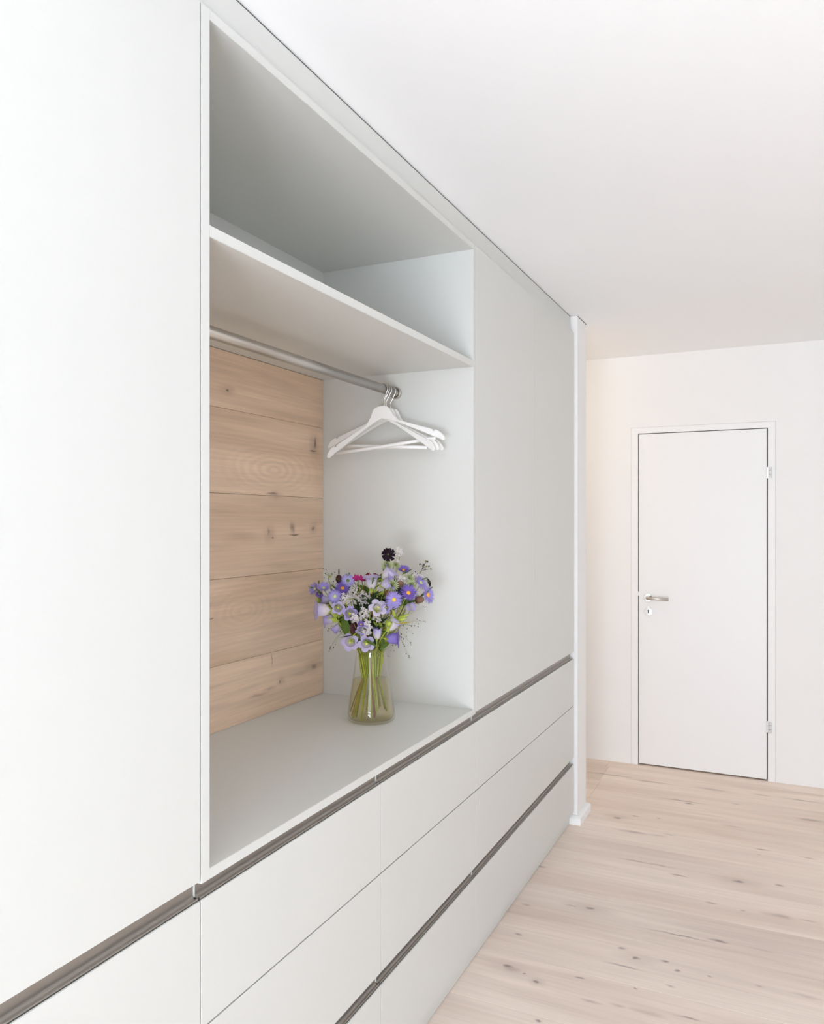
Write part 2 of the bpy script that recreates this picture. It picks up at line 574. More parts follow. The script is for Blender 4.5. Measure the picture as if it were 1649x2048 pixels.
for i in range(len(rows) - 1):
    y0, y1 = rows[i], rows[i + 1]
    if y1 <= YF:
        continue
    xs = [-0.62]
    if y0 > 4.5:
        xs = [-2.3, -0.045 if y0 > 4.7 else -0.028]
    elif y0 > 4.0:
        xs = [-2.3, -0.018]
    x = 1.35 + rng.random() * 0.9
    xs += [x, XR + 0.05]
    if y0 > 4.0 and y0 < 4.5:
        # the wide row is met on the left by two narrower boards of the passage
        plank(-2.3, xs[1], y0, 4.476); plank(-2.3, xs[1], 4.476, y1)
        xs = xs[1:]
    for k in range(len(xs) - 1):
        plank(xs[k], xs[k + 1], y0, y1)

# ---- door
door = struct(empty('door_1', (DX0, YB, 0)), 'flush white door with a steel lever handle')
door['category'] = 'door'


def dbox(nm, mat, x0, x1, y0, y1, z0, z1, bev=0.0008, par=door):
    o = box(nm, mat, x0 - DX0, x1 - DX0, y0 - YB, y1 - YB, z0, z1, bev, par)
    return o


dbox('leaf', M['doorpaint'], DX0 + 0.006, DX1 - 0.006, YB - 0.001, YB + 0.039, 0.010, DZ - 0.005)
tr = struct(empty('trim_1', (DX0, YB, 0)), 'white frame round the door')
for x0, x1, z0, z1 in ((DX0 - FW + .001, DX0, 0, DZ), (DX1, DX1 + FW - .001, 0, DZ), (DX0 - FW + .001, DX1 + FW - .001, DZ, FZ - .001)):
    box('door_frame', M['trim'], x0 - DX0, x1 - DX0, -0.003, 0.10, z0, z1, 0.001, tr)
box('gap_dark_block', M['dark'], -0.002, DX1 - DX0 + 0.002, 0.042, 0.10, 0.0005, DZ + 0.002, 0, tr)  # added dark block filling the opening; blackens the gaps, stops outside light
# lever handle, keyhole rose, hinges, latch plate
hx, hz = 0.187 - DX0, 1.041


def disc(nm, mat, x, z, r, depth, par):
    bm = bmesh.new()
    add_lathe(bm, [(0, 0), (r, 0), (r, depth * 0.7), (r - 0.0015, depth), (0, depth)], 40)
    bmesh.ops.transform(bm, matrix=Matrix.Translation((x, -0.001, z)) @ Matrix.Rotation(R(90), 4, 'X'), verts=bm.verts)
    return link(nm, to_mesh(nm, bm), mat, par)


hroot = disc('rosette', M['chrome'], hx, hz, 0.0265, 0.008, door)
tube('lever', M['steel'], [(hx, -0.009, hz), (hx, -0.045, hz), (hx + 0.003, -0.054, hz), (hx + 0.012, -0.058, hz), (hx + 0.045, -0.058, hz), (hx + 0.128, -0.058, hz - 0.001)], 0.0095, 16, door)
disc('keyhole_rosette', M['chrome'], hx + 0.003, 0.955, 0.0265, 0.007, door)
bm = bmesh.new()
for r_, z_ in ((0.0042, 0.961),):
    m4 = Matrix.Translation((hx + 0.003, -0.0079, z_)) @ Matrix.Rotation(R(90), 4, 'X')
    bmesh.ops.create_cone(bm, cap_ends=True, segments=16, radius1=r_, radius2=r_, depth=0.0016, matrix=m4)
add_box(bm, hx + 0.0004, hx + 0.0056, -0.0087, -0.0071, 0.945, 0.9615)
link('keyhole', to_mesh('keyhole', bm), M['dark'], door)
dbox('latch_plate', M['whitemetal'], DX0 - 0.0005, DX0 + 0.005, YB - 0.0025, YB + 0.003, 1.052, 1.078, 0.0003)
for zc in (1.796, 0.317):
    hg = dbox('hinge', M['whitemetal'], DX1 - 0.008, DX1 + 0.004, YB - 0.006, YB + 0.001, zc - 0.033, zc + 0.033, 0.001)
    for k, (a, b_) in enumerate(((-0.031, -0.012), (-0.0105, 0.0125), (0.014, 0.031))):
        bm = bmesh.new()
        add_lathe(bm, [(0, a), (0.0085, a), (0.0085, b_), (0, b_)], 20)
        bmesh.ops.translate(bm, vec=(DX1 - DX0 + 0.012, -0.012, zc), verts=bm.verts)
        link('knuckle', to_mesh('knuckle', bm), M['whitemetal'], hg)
    bm = bmesh.new()
    add_lathe(bm, [(0, -0.030), (0.0075, -0.030), (0.0075, 0.030), (0, 0.030)], 16)
    bmesh.ops.translate(bm, vec=(DX1 - DX0 + 0.012, -0.012, zc), verts=bm.verts)
    link('hinge_pin', to_mesh('hinge_pin', bm), M['dark'], hg)

# ------------------------------------------------------------------ wardrobe
LQ = M['lacquer']
XB = -0.616
Z_DT, Z_DB = 2.4557, 0.8625
Z_1T, Z_1B, Z_2T, Z_2B, Z_3T, Z_3B = 0.8265, 0.5943, 0.5908, 0.3337, 0.2984, 0.060
FT = 0.0195     # thickness of the fronts


def front(name, y0, y1, z0, z1, parent, bevel_top=False):
    if not bevel_top:
        return box(name, LQ, -FT, 0.0, y0, y1, z0, z1, 0.0009, parent, 2)
    prof = [(0, z0), (0, z1), (-0.0045, z1), (-0.006, z1 - 0.003), (-FT, z1 - 0.020), (-FT, z0)]
    return prism_y(name, LQ, prof, y0, y1, parent, 0.0006)


def gola(y0, y1, zb, zt, parent, z_up):
    """rolled aluminium recess profile: back plate, rounded trough and a small lip behind the drawer top"""
    h = zt - zb
    inner = [(-0.0006, h + 0.0022), (-0.0165, h + 0.0022), (-0.0185, h - 0.001)]
    for k in range(7):
        a = R(180 + 80 * k / 6)
        inner.append((-0.0105 + 0.008 * math.cos(a), 0.0075 + 0.008 * math.sin(a)))
    inner += [(-0.0092, 0.0006), (-0.0088, 0.0030), (-0.0072, 0.0042), (-0.0056, 0.0034), (-0.0054, 0.0014), (-0.0064, -0.0016), (-0.0110, -0.0022)]
    outer = []
    for k in range(6, -1, -1):
        a = R(180 + 80 * k / 6)
        outer.append((-0.0105 + 0.0098 * math.cos(a), 0.0075 + 0.0098 * math.sin(a)))
    outer += [(-0.0203, h + 0.0016), (-0.0172, h + 0.0034), (-0.0006, h + 0.0034)]
    # top flange lies tucked under the front above, so cut it to the recess height
    prof = [(x, zb + min(z, h - 0.0012)) for x, z in inner[2:]] + [(x, zb + min(z, h - 0.0012)) for x, z in outer[:-2]]
    seen, pr = set(), []
    for p in prof:
        k = (round(p[0], 5), round(p[1], 5))
        if k not in seen:
            seen.add(k); pr.append(p)
    o = prism_y('handle_channel', M['channel'], pr, y0, y1, parent)
    return o


def cabinet(name, y0, y1, doors, label, top_z, group=None):
    root = empty(name, (0, 0, 0), label, 'cabinet', group)
    bm = bmesh.new()
    a0, a1, c0, c1 = y0 + 0.0005, y1 - 0.0005, Z_3B + 0.001, top_z
    ob = [bm.verts.new((XB, y, z)) for y, z in ((a0, c0), (a1, c0), (a1, c1), (a0, c1))]
    of = [bm.verts.new((-0.0225, y, z)) for y, z in ((a0, c0), (a1, c0), (a1, c1), (a0, c1))]
    k = 0.018
    nf = [bm.verts.new((-0.0225, y, z)) for y, z in ((a0 + k, c0 + k), (a1 - k, c0 + k), (a1 - k, c1 - k), (a0 + k, c1 - k))]
    nb = [bm.verts.new((XB + k, y, z)) for y, z in ((a0 + k, c0 + k), (a1 - k, c0 + k), (a1 - k, c1 - k), (a0 + k, c1 - k))]
    bm.faces.new(ob); bm.faces.new(nb)
    for i in range(4):
        j = (i + 1) % 4
        bm.faces.new((ob[i], ob[j], of[j], of[i])); bm.faces.new((of[i], of[j], nf[j], nf[i])); bm.faces.new((nf[i], nf[j], nb[j], nb[i]))
    link('carcass', to_mesh('carcass', bm), LQ, root)
    for a, b_ in doors:
        front('cabinet_door', a, b_, Z_DB, Z_DT, root)
    front('drawer', y0 + 0.0015, y1 - 0.0015, Z_1B, Z_1T, root, True)
    front('drawer', y0 + 0.0015, y1 - 0.0015, Z_2B, Z_2T, root, True)
    front('drawer', y0 + 0.0015, y1 - 0.0015, Z_3B, Z_3T, root, True)
    e0 = y0 + 0.0042
    e1 = y1 - 0.0004 if y1 < 3.8 else y1 - 0.012
    gola(e0, e1, Z_1T, Z_DB if doors else 0.856, root, 0)
    gola(e0, e1, Z_3T, Z_2B, root, 0)
    if y0 > 0.5:
        for zb, zt in ((Z_1T, Z_DB if doors else 0.856), (Z_3T, Z_2B)):
            box('pale_gap_strip', LQ, -0.0205, -0.0160, y0 + 0.0005, y0 + 0.0030, zb + 0.003, zt - 0.0008, 0.0003, root)  # added pale strip so the channel gap shows bright like lit carcass behind
    return root


Y0, Y1, Y2, YM, YE = 1.1238, 1.8280, 2.5240, 3.2236, 3.905
cabinet('tall_cabinet', 0.42, Y0, [(0.4215, Y0 - 0.0015)], 'tall pale grey cabinet at the left edge, door above a drawer', Z_DT - 0.002)
cabinet('drawer_cabinet', Y0, Y1, [], 'pale grey three-drawer unit under the left half of the open niche', 0.8545, )
cabinet('drawer_cabinet', Y1, Y2, [], 'pale grey three-drawer unit under the vase, right half of the niche', 0.8545)
cabinet('tall_cabinet', Y2, YE, [(Y2 + 0.0015, YM - 0.0015), (YM + 0.0015, YE - 0.001)], 'tall two-door pale grey cabinet beside the wall end, wide drawers below', Z_DT - 0.002)
fp = tag(box('fascia_panel', LQ, -0.040, -0.0178, 0.42, 3.903, Z_DT + 0.004, H - 0.0045, 0.0006), 'pale grey filler strip between wardrobe tops and ceiling', 'panel')
box('painted_gap_shade', M['gap_shade'], -0.036, -0.0195, 0.42, 3.902, H - 0.0044, H - 0.0003, 0, fp)  # dark strip in place of the shaded gap above the fascia
tag(box('plinth', LQ, -0.040, -0.020, 0.42, 3.886, 0.0015, Z_3B - 0.002, 0.0006), 'pale grey plinth strip at the foot of the wardrobe', 'plinth')

# open niche
NY0, NY1 = 1.1485, 2.5009
ZF, ZS0, ZS1, ZN = 0.8761, 2.0373, 2.0588, 2.4363
XN = -0.596
niche = empty('open_niche', (0, 0, 0), 'open coat niche with oak back between the closed cabinets', 'shelving')
PB = 0.0008
box('side_panel', LQ, XB + 0.001, 0, Y0 + 0.0018, NY0, 0.8562, Z_DT, PB, niche, 2)
box('side_panel', LQ, XB + 0.001, 0, NY1, Y2 - 0.0025, 0.8562, Z_DT, PB, niche, 2)
box('bottom_panel', LQ, XB + 0.001, 0, NY0, NY1, 0.8562, ZF, PB, niche, 2)
box('top_panel', LQ, XB + 0.001, 0, NY0, NY1, ZN, Z_DT, PB, niche, 2)
box('shelf', LQ, XN, 0, NY0, NY1, ZS0, ZS1, PB, niche, 2)
box('back_panel', LQ, XB + 0.002, XN, NY0, NY1, ZS1, ZN, 0.0003, niche)
wk = [(1.946, 1.916, .014, .007, .85), (1.95, 1.916, .05, .02, .35), (2.445, 1.797, .014, .034, .85), (2.43, 1.768, .034, .005, .95), (2.44, 1.79, .045, .05, .42), (2.184, 1.607, .045, .006, .75), (2.20, 1.601, .05, .018, .42),
      (2.155, 1.478, .012, .022, .62), (2.184, 1.457, .009, .008, .7), (2.165, 1.47, .04, .035, .38), (2.302, 1.490, .015, .030, .62), (2.309, 1.466, .032, .004, .95), (2.434, 1.488, .018, .013, .8), (2.434, 1.489, .04, .03, .4),
      (2.007, 1.463, .12, .020, .34), (1.873, 1.223, .012, .003, .8), (2.23, 0.968, .008, .009, .85), (2.24, .97, .035, .02, .35), (2.438, 0.985, .034, .016, .62), (2.43, .985, .07, .03, .35), (2.36, .975, .10, .010, .36),
      (2.10, 0.948, .06, .008, .45), (2.17, .957, .05, .008, .42), (2.173, 1.05, .003, .028, .75), (2.44, 1.25, .12, .06, .25)]
M['oak'] = oak('oak_wall_planks', (0.77, 0.58, 0.425), (0.655, 0.475, 0.33), 'YZ', wk, [(2.19, 1.685, .34, .115, .055), (2.03, 1.232, .28, .12, .035)], amp=0.8)
zj = [ZF, 1.0757, 1.3382, 1.5990, 1.8593, ZS0]
for a, b_ in zip(zj[:-1], zj[1:]):
    bm = bmesh.new()
    add_box(bm, XB + 0.002, XN, NY0 + 0.0005, NY1 - 0.0015, a + 0.0004, b_ - 0.0004)
    bmesh.ops.bevel(bm, geom=[e for e in bm.edges if all(v.co.x > XN - 0.001 for v in e.verts)], offset=0.0009, segments=1, affect='EDGES')
    link('oak_plank', to_mesh('oak_plank', bm), M['oak'], niche)

# clothes rail
RX, RZ, RR = -0.290, 1.9672, 0.0158
tube('clothes_rail', M['steel'], [(RX, NY0 + 0.004, RZ), (RX, NY1 - 0.004, RZ)], RR, 28, niche)
for yy, d in ((NY1, -1), (NY0, 1)):
    bm = bmesh.new()
    add_lathe(bm, [(0, 0), (0.0205, 0), (0.0205, 0.014), (0.0188, 0.0155), (RR + 0.0006, 0.0155), (RR + 0.0006, 0.004), (0, 0.004)], 36)
    bmesh.ops.transform(bm, matrix=Matrix.Translation((RX, yy, RZ)) @ Matrix.Rotation(R(90 if d < 0 else -90), 4, 'X'), verts=bm.verts)
    link('rail_flange', to_mesh('rail_flange', bm), M['steel'], niche)

# ------------------------------------------------------------------ hangers
HALF = [(0, 0), (.012, -.0008), (.022, -.004), (.030, -.011), (.0345, -.021), (.039, -.034), (.046, -.046), (.056, -.055), (.070, -.0622), (.098, -.0745), (.135, -.0905), (.166, -.104),
        (.1765, -.1088), (.1775, -.1145), (.1815, -.1152), (.185, -.1110), (.194, -.1150), (.204, -.1240), (.2115, -.134), (.2155, -.143), (.2135, -.1485), (.2080, -.1495), (.198, -.1435),
        (.180, -.1330), (.150, -.1160), (.110, -.0935), (.060, -.0660), (.020, -.0480), (0, -.0420)]
SX = 0.985


def hanger_body():
    bm = bmesh.new()
    SZ = lambda x, z: z
    out = [(x * SX, SZ(x, z)) for x, z in HALF] + [(-x * SX, SZ(x, z)) for x, z in reversed(HALF[1:-1])]
    t = 0.006
    # slight forward curve of the arms, as on a suit hanger
    def yy(x): return -0.012 * (abs(x) / 0.22) ** 2
    f = [bm.verts.new((x, yy(x) - t, z)) for x, z in out]
    b_ = [bm.verts.new((x, yy(x) + t, z)) for x, z in out]
    n = len(out)
    h = len(HALF)
    # faces as quads between upper and lower outline
    def strips(vs, flip):
        up = 22
        top = list(range(0, 20)); bot = list(range(h - 1, 19, -1))
        for side in (0, 1):
            idx = (lambda i: i) if side == 0 else (lambda i: (n - i) % n)
            T = [vs[idx(i)] for i in top]; B = [vs[idx(i)] for i in bot]
            i = j = 0
            while i < len(T) - 1 or j < len(B) - 1:
                ti = (i + 1) / (len(T) - 1) if i < len(T) - 1 else 9
                bj = (j + 1) / (len(B) - 1) if j < len(B) - 1 else 9
                if ti <= bj:
                    tri = (T[i], T[i + 1], B[j]); i += 1
                else:
                    tri = (T[i], B[j + 1], B[j]); j += 1
                if len(set(tri)) == 3:
                    try: bm.faces.new(tri)
                    except ValueError: pass
    strips(f, 0); strips(b_, 1)
    for i in range(n):
        bm.faces.new((f[i], f[(i + 1) % n], b_[(i + 1) % n], b_[i]))
    bmesh.ops.recalc_face_normals(bm, faces=bm.faces)
    rim = [e for e in bm.edges if len(e.link_faces) == 2 and e.calc_face_angle(0) > 0.9 and abs(e.verts[0].co.x - e.verts[1].co.x) + abs(e.verts[0].co.z - e.verts[1].co.z) > 1e-5]
    bmesh.ops.bevel(bm, geom=rim, offset=0.0016, segments=2, affect='EDGES')
    return to_mesh('hanger_body', bm)


def hook_mesh():
    bm = bmesh.new()
    cx, cz, rr = 0.0, 0.0, RR + 0.0021
    dz = -0.0585                     # collar top below the rail centre
    pts = [(0, 0, dz - 0.02), (0, 0, dz), (0, 0, dz + 0.014)]
    # kink to the side, then round over the rail
    pts += [(-0.002, 0, dz + 0.018), (0.0095, 0, -0.0215)]
    for k in range(13):
        a = R(-45 + (232 * k) / 12)
        pts.append((cx + rr * math.cos(a) * 1.0, 0, cz + rr * math.sin(a)))
    add_tube(bm, pts, 0.0016, 8)
    return to_mesh('hook', bm, True)


HB, HK = hanger_body(), hook_mesh()
bm = bmesh.new()
add_tube(bm, [(-0.180, -0.0085, -0.1385), (-0.06, -0.0085, -0.1387), (0.06, -0.0085, -0.1387), (0.180, -0.0085, -0.1385)], 0.0058, 14)
HR = to_mesh('trouser_bar', bm, True)
hang_lab = ['white wooden hanger at the front of the group, crossing the others', 'white wooden hanger second from the front on the rail',
            'white wooden hanger third from the front, its shoulder half hidden', 'white wooden hanger hanging last, nearest the niche side panel']
for i, (yy, rz, ry) in enumerate(((2.392, 9.0, -7.2), (2.408, -2.5, 3.6), (2.424, -0.5, 2.4), (2.456, -1.0, 2.0))):
    root = empty('coat_hanger', (RX, yy, RZ), hang_lab[i], 'hanger', 'white hangers on the rail')
    root.rotation_euler = (0, R(ry), R(rz))
    dx = (-0.014, 0.0, 0.0, 0.0)[i]
    bdy = link('body', HB, M['hanger'], root); bdy.location = (dx, 0, -0.0585)
    br = link('trouser_bar', HR, M['hanger'], root); br.location = (dx, 0, -0.0585)
    link('hook', HK, M['chrome'], root)

# ------------------------------------------------------------------ vase and bouquet
VC = Vector((-0.242, 2.2213, ZF))
FV = Vector((CAMX - VC.x, -VC.y, 0)).normalized()       # vase -> room (towards the viewer)
RV = Vector((FV.y, -FV.x, 0)) * -1                        # to the right as seen from the room
UP = Vector((0, 0, 1))
vase = empty('glass_vase', VC + Vector((0, 0, 0.0006)), 'clear conical glass vase holding the wildflower bouquet on the niche bench', 'vase')
outer = [(0.0, 0.0), (0.058, 0.0), (0.068, 0.0015), (0.0742, 0.006), (0.0768, 0.014), (0.0762, 0.026), (0.0735, 0.046), (0.0690, 0.078), (0.0630, 0.115), (0.0588, 0.142), (0.0545, 0.172), (0.0515, 0.200), (0.0500, 0.222), (0.0496, 0.238), (0.0488, 0.2392)]
tk = 0.0022
inner = [(0.0478, 0.238)] + [(r - tk, z) for r, z in reversed(outer[5:13])] + [(0.0725, 0.016), (0.068, 0.0095), (0.056, 0.007), (0.0, 0.0065)]
bm = bmesh.new()
add_lathe(bm, outer + inner, 72)
body = link('vase_body', to_mesh('vase_body', bm, True), M['glass'], vase)

mw = thin_glass('flower_water', (0.94, 0.905, 0.75), 1.33)
WZ = 0.134
wprof = [(0.0, 0.0075), (0.0555, 0.0078), (0.0672, 0.0103), (0.0718, 0.0165), (0.0733, 0.026)]
wprof += [(0.0706, 0.046), (0.0661, 0.078), (0.0601, 0.115), (0.0572, WZ - 0.001), (0.0565, WZ), (0.0, WZ)]
bm = bmesh.new()
add_lathe(bm, wprof, 64)
water = link('vase_water', to_mesh('vase_water', bm, True), mw, None, VC + Vector((0, 0, 0.0006)))
tag(water, 'yellowish flower water filling the lower half of the vase', 'water')

green = lambda n, c, v=0.25: plain(n, c, 0.55, bump=0.1, bscale=90, spec=0.3, var=v)
M['stem'] = green('stem_green', (0.36, 0.40, 0.035), 0.4)
M['stem2'] = green('stem_olive', (0.22, 0.24, 0.05))
M['stemred'] = green('stem_red', (0.28, 0.07, 0.05))
M['stembrown'] = green('stem_brown', (0.36, 0.20, 0.07))
M['leaf'] = green('leaf_green', (0.10, 0.17, 0.025))
M['leafdark'] = green('leaf_dark', (0.03, 0.055, 0.018))
M['lime'] = green('leaf_lime', (0.40, 0.48, 0.07))
M['burg'] = green('leaf_burgundy', (0.05, 0.012, 0.016))
M['brown'] = green('pod_brown', (0.17, 0.09, 0.05))
M['seed'] = green('seed_dark', (0.055, 0.05, 0.04))
M['goldleaf'] = green('leaf_gold', (0.55, 0.40, 0.06))
M['asterL'] = petal_mat('aster_lavender', (0.52, 0.44, 0.84), (0.42, 0.34, 0.80), 0.2, 1.0)
M['asterP'] = petal_mat('aster_pale', (0.62, 0.58, 0.85), (0.36, 0.29, 0.76), 0.2, 0.95)
M['asterD'] = petal_mat('aster_violet', (0.28, 0.17, 0.60), (0.24, 0.16, 0.62), 0.2, 1.0)
M['discY'] = plain('disc_yellow', (0.72, 0.50, 0.06), 0.7, bump=0.6, bscale=14, var=0.35)
M['discO'] = plain('disc_orange', (0.85, 0.38, 0.02), 0.7, bump=0.6, bscale=14, var=0.3)
M['discP'] = plain('disc_pale_green', (0.50, 0.55, 0.22), 0.7, bump=0.6, bscale=14, var=0.4)
M['bell'] = petal_mat('bell_lilac', (0.74, 0.67, 0.80), (0.50, 0.42, 0.82), 0.40, 1.0, 0.3, 'Z')
M['bellW'] = petal_mat('bell_white', (0.84, 0.78, 0.82), (0.58, 0.51, 0.86), 0.45, 1.1, 0.3, 'Z')
M['bellD'] = petal_mat('bell_violet', (0.36, 0.28, 0.72), (0.22, 0.15, 0.56), 0.4, 1.15, 0.3, 'Z')
M['style'] = plain('style_yellow', (0.80, 0.74, 0.16), 0.6, bump=0.1)
M['scab'] = petal_mat('scabious_black', (0.022, 0.006, 0.014), (0.016, 0.004, 0.012), 0.2, 1.0, 0.1)
M['astr'] = petal_mat('masterwort_green', (0.46, 0.55, 0.24), (0.66, 0.70, 0.44), 0.2, 1.0, 0.3)
M['pink'] = petal_mat('pink_magenta', (0.55, 0.03, 0.22), (0.42, 0.02, 0.16), 0.1, 1.0, 0.25)
M['wine'] = petal_mat('petal_wine', (0.22, 0.015, 0.05), (0.20, 0.02, 0.05), 0.1, 1.0, 0.2)
M['white'] = petal_mat('floret_white', (0.74, 0.66, 0.66), (0.84, 0.80, 0.77), 0.1, 1.0, 0.25)


# ---- shared bloom meshes (unit size, facing +z)
def petal_strip(bm, ang, r0, r1, w, z0, z1, mid=0.0, n=3, twist=0.0, tip=0.25):
    d = Vector((math.cos(ang), math.sin(ang), 0)); s = Vector((-d.y, d.x, 0))
    prev = None
    for k in range(n + 1):
        f = k / n
        ww = w * (0.55 + 0.45 * math.sin(math.pi * min(1, f * 1.15 + 0.1))) if f < 0.99 else w * tip
        p = d * (r0 + (r1 - r0) * f) + Vector((0, 0, z0 + (z1 - z0) * f + mid * math.sin(math.pi * f)))
        off = s * ww + Vector((0, 0, twist * ww))
        cur = (bm.verts.new(p - off), bm.verts.new(p + off))
        if prev:
            bm.faces.new((prev[0], cur[0], cur[1], prev[1]))
        prev = cur


def flat_mesh(name, bm, smooth=False):
    me = bpy.data.meshes.new(name)
    bm.to_mesh(me); bm.free()
    if smooth:
        for p in me.polygons: p.use_smooth = True
    return me


def aster_rays(seed, cup):
    r = random.Random(seed)
    bm = bmesh.new()
    for layer, (cnt, rr, dz) in enumerate(((46, 1.0, cup), (40, 0.90, cup + 0.12))):
        for k in range(cnt):
            a = 2 * math.pi * (k + r.random() * 0.6) / cnt
            petal_strip(bm, a, 0.16, rr * (0.92 + 0.12 * r.random()), 0.046, 0.02 * layer, dz + (r.random() - 0.5) * 0.14, 0.05, 3, (r.random() - .5) * 0.5)
    return flat_mesh('ray_petals', bm)


def dome(name, r, h, n=20, seed=0, bumpy=0.0):
    rr = random.Random(seed)
    bm = bmesh.new()
    prof = [(0, -0.05)] + [(r * math.cos(R(a)), h * math.sin(R(a))) for a in (0, 18, 36, 54, 72)] + [(0, h)]
    add_lathe(bm, prof, n)
    if bumpy:
        for v in bm.verts:
            v.co *= 1 + bumpy * (rr.random() - .5)
    return to_mesh(name, bm, True)


def bell(name, open_=1.0, length=1.0):
    """five-lobed bell, base at z=0, mouth at z=length; fused corolla, lobes rolled out"""
    n, ms = 50, 13
    bm = bmesh.new()
    rings = []
    for j in range(ms + 1):
        s = j / ms
        row = []
        for k in range(n):
            th = 2 * math.pi * k / n
            lobe = abs(math.cos(2.5 * th)) ** 0.55
            if s < 0.68:
                q = s / 0.68
                r = 0.10 + 0.33 * math.sin(math.pi / 2 * min(1, q * 1.25)) ** 0.8
                z = length * 0.74 * (q ** 1.15)
                r *= 1 + 0.03 * math.cos(5 * th) * q
            else:
                q = (s - 0.68) / 0.32 * (0.50 + 0.50 * lobe)
                r = 0.43 + 0.30 * open_ * q ** 1.3 + 0.02 * math.cos(5 * th)
                z = length * (0.74 + 0.30 * q - 0.17 * open_ * q * q)
            row.append(bm.verts.new((r * math.cos(th), r * math.sin(th), z)))
        rings.append(row)
    for j in range(ms):
        for k in range(n):
            bm.faces.new((rings[j][k], rings[j][(k + 1) % n], rings[j + 1][(k + 1) % n], rings[j + 1][k]))
    bm.faces.new(list(reversed(rings[0])))
    return flat_mesh(name, bm, True)


def bell_style():
    bm = bmesh.new()
    add_tube(bm, [(0, 0, 0.05), (0.01, 0, 0.5), (0.02, 0, 0.72)], [0.03, 0.035, 0.05], 8)
    for k in range(3):
        a = 2 * math.pi * k / 3
        add_tube(bm, [(0.02, 0, 0.70), (0.02 + 0.07 * math.cos(a), 0.07 * math.sin(a), 0.80), (0.02 + 0.12 * math.cos(a), 0.12 * math.sin(a), 0.79)], [0.055, 0.05, 0.03], 6)
    return to_mesh('style', bm, True)


def calyx_mesh():
    bm = bmesh.new()
    add_lathe(bm, [(0, -0.14), (0.07, -0.12), (0.13, -0.03), (0.13, 0.03), (0, 0.04)], 15)
    for k in range(5):
        petal_strip(bm, 2 * math.pi * k / 5, 0.10, 0.44, 0.10, 0.0, 0.30, -0.03, 4, 0, 0.1)
    return flat_mesh('calyx', bm)


def scab_mesh(seed):
    r = random.Random(seed)
    bm = bmesh.new()
    for ring, (cnt, rr, zz) in enumerate(((17, 0.80, 0.06), (13, 0.55, 0.22), (8, 0.34, 0.30))):
        for k in range(cnt):
            a = 2 * math.pi * (k + r.random() * .5) / cnt
            for q in (-0.10, 0.0, 0.10):
                petal_strip(bm, a + q, rr - 0.30, rr + 0.12 + 0.16 * r.random(), 0.075, zz, zz + 0.12 * (r.random() - .3), 0.10, 3, (r.random() - .5), 0.7)
    return flat_mesh('ruffled_petals', bm)


def astr_bracts():
    bm = bmesh.new()
    for k in range(18):
        petal_strip(bm, 2 * math.pi * k / 18, 0.12, 1.0, 0.115, 0.0, 0.20, -0.04, 4, 0.1 * (-1) ** k, 0.05)
    return flat_mesh('bracts', bm)


def astr_pins(seed):
    r = random.Random(seed)
    bm = bmesh.new()
    for k in range(70):
        a = 2.39996 * k; q = math.sqrt(k / 70) * 0.9
        d = Vector((q * math.cos(a), q * math.sin(a), 1.05 - 0.5 * q)).normalized()
        L = 0.55 + 0.12 * r.random()
        add_tube(bm, [d * 0.1, d * L * 0.9, d * L], [0.012, 0.016, 0.04], 4)
    return to_mesh('pin_florets', bm)


def floret_mesh(k_, cup=0.15):
    bm = bmesh.new()
    for k in range(k_):
        petal_strip(bm, 2 * math.pi * k / k_, 0.06, 1.0, 0.36, 0.0, cup, 0.1, 3, 0.1, 0.5)
    return flat_mesh('floret', bm)


def leaf_mesh(w=0.22, bend=0.18, n=8):
    """pointed blade along +z, folded along its midrib, with a little thickness"""
    bm = bmesh.new()
    rows = []
    for i in range(n + 1):
        f = i / n
        ww = w * math.sin(math.pi * min(1, f ** 0.8)) + 0.008
        y = bend * f * f
        rows.append([bm.verts.new((-ww, y + ww * 0.25, f)), bm.verts.new((0, y, f)), bm.verts.new((ww, y + ww * 0.25, f))])
    for i in range(n):
        for j in (0, 1):
            bm.faces.new((rows[i][j], rows[i][j + 1], rows[i + 1][j + 1], rows[i + 1][j]))
    return flat_mesh('leaf', bm, True)


ME = {
    'rays1': aster_rays(1, 0.16), 'rays2': aster_rays(2, 0.05), 'rays3': aster_rays(3, 0.28), 'discd': dome('disc', 0.24, 0.14, 18, 1, 0.12),
    'bell': bell('corolla', 1.0, 1.15), 'bellwide': bell('corolla', 1.35, 0.85), 'bellbud': bell('corolla', 0.1, 1.2), 'style': bell_style(), 'calyx': calyx_mesh(),
    'scab': scab_mesh(4), 'bracts': astr_bracts(), 'pins': astr_pins(5), 'flor5': floret_mesh(5), 'flor4': floret_mesh(4, 0.3),
    'leaf': leaf_mesh(0.20, 0.15), 'leafnarrow': leaf_mesh(0.09, 0.12), 'leafbroad': leaf_mesh(0.30, 0.1), 'dsc': dome('disc', 0.3, 0.2, 14, 2, 0.2),
}


def slot(me, mat):
    """a copy of a shared mesh wearing another material (made once)"""
    key = (me.name, mat.name)
    if key not in slot.c:
        if len(me.materials) == 0:
            me.materials.append(mat); slot.c[key] = me
        else:
            m2 = me.copy(); m2.materials.clear(); m2.materials.append(mat); slot.c[key] = m2
    return slot.c[key]


slot.c = {}


def spot(x, y, t):
    """place in the bouquet: x right / y down measured in 1/3200 m from the vase axis and bench, t metres towards the room"""
    a = (x - 732.2) / 3200.0
    h = (1848.0 - y) / 3200.0
    k = 1 - t / 2.524
    zc = CAMZ - VC.z
    return VC + RV * (a * k) + FV * t + UP * (zc + (h - zc) * k)


def vdir(r, u, t):
    return (RV * r + UP * u + FV * t).normalized()


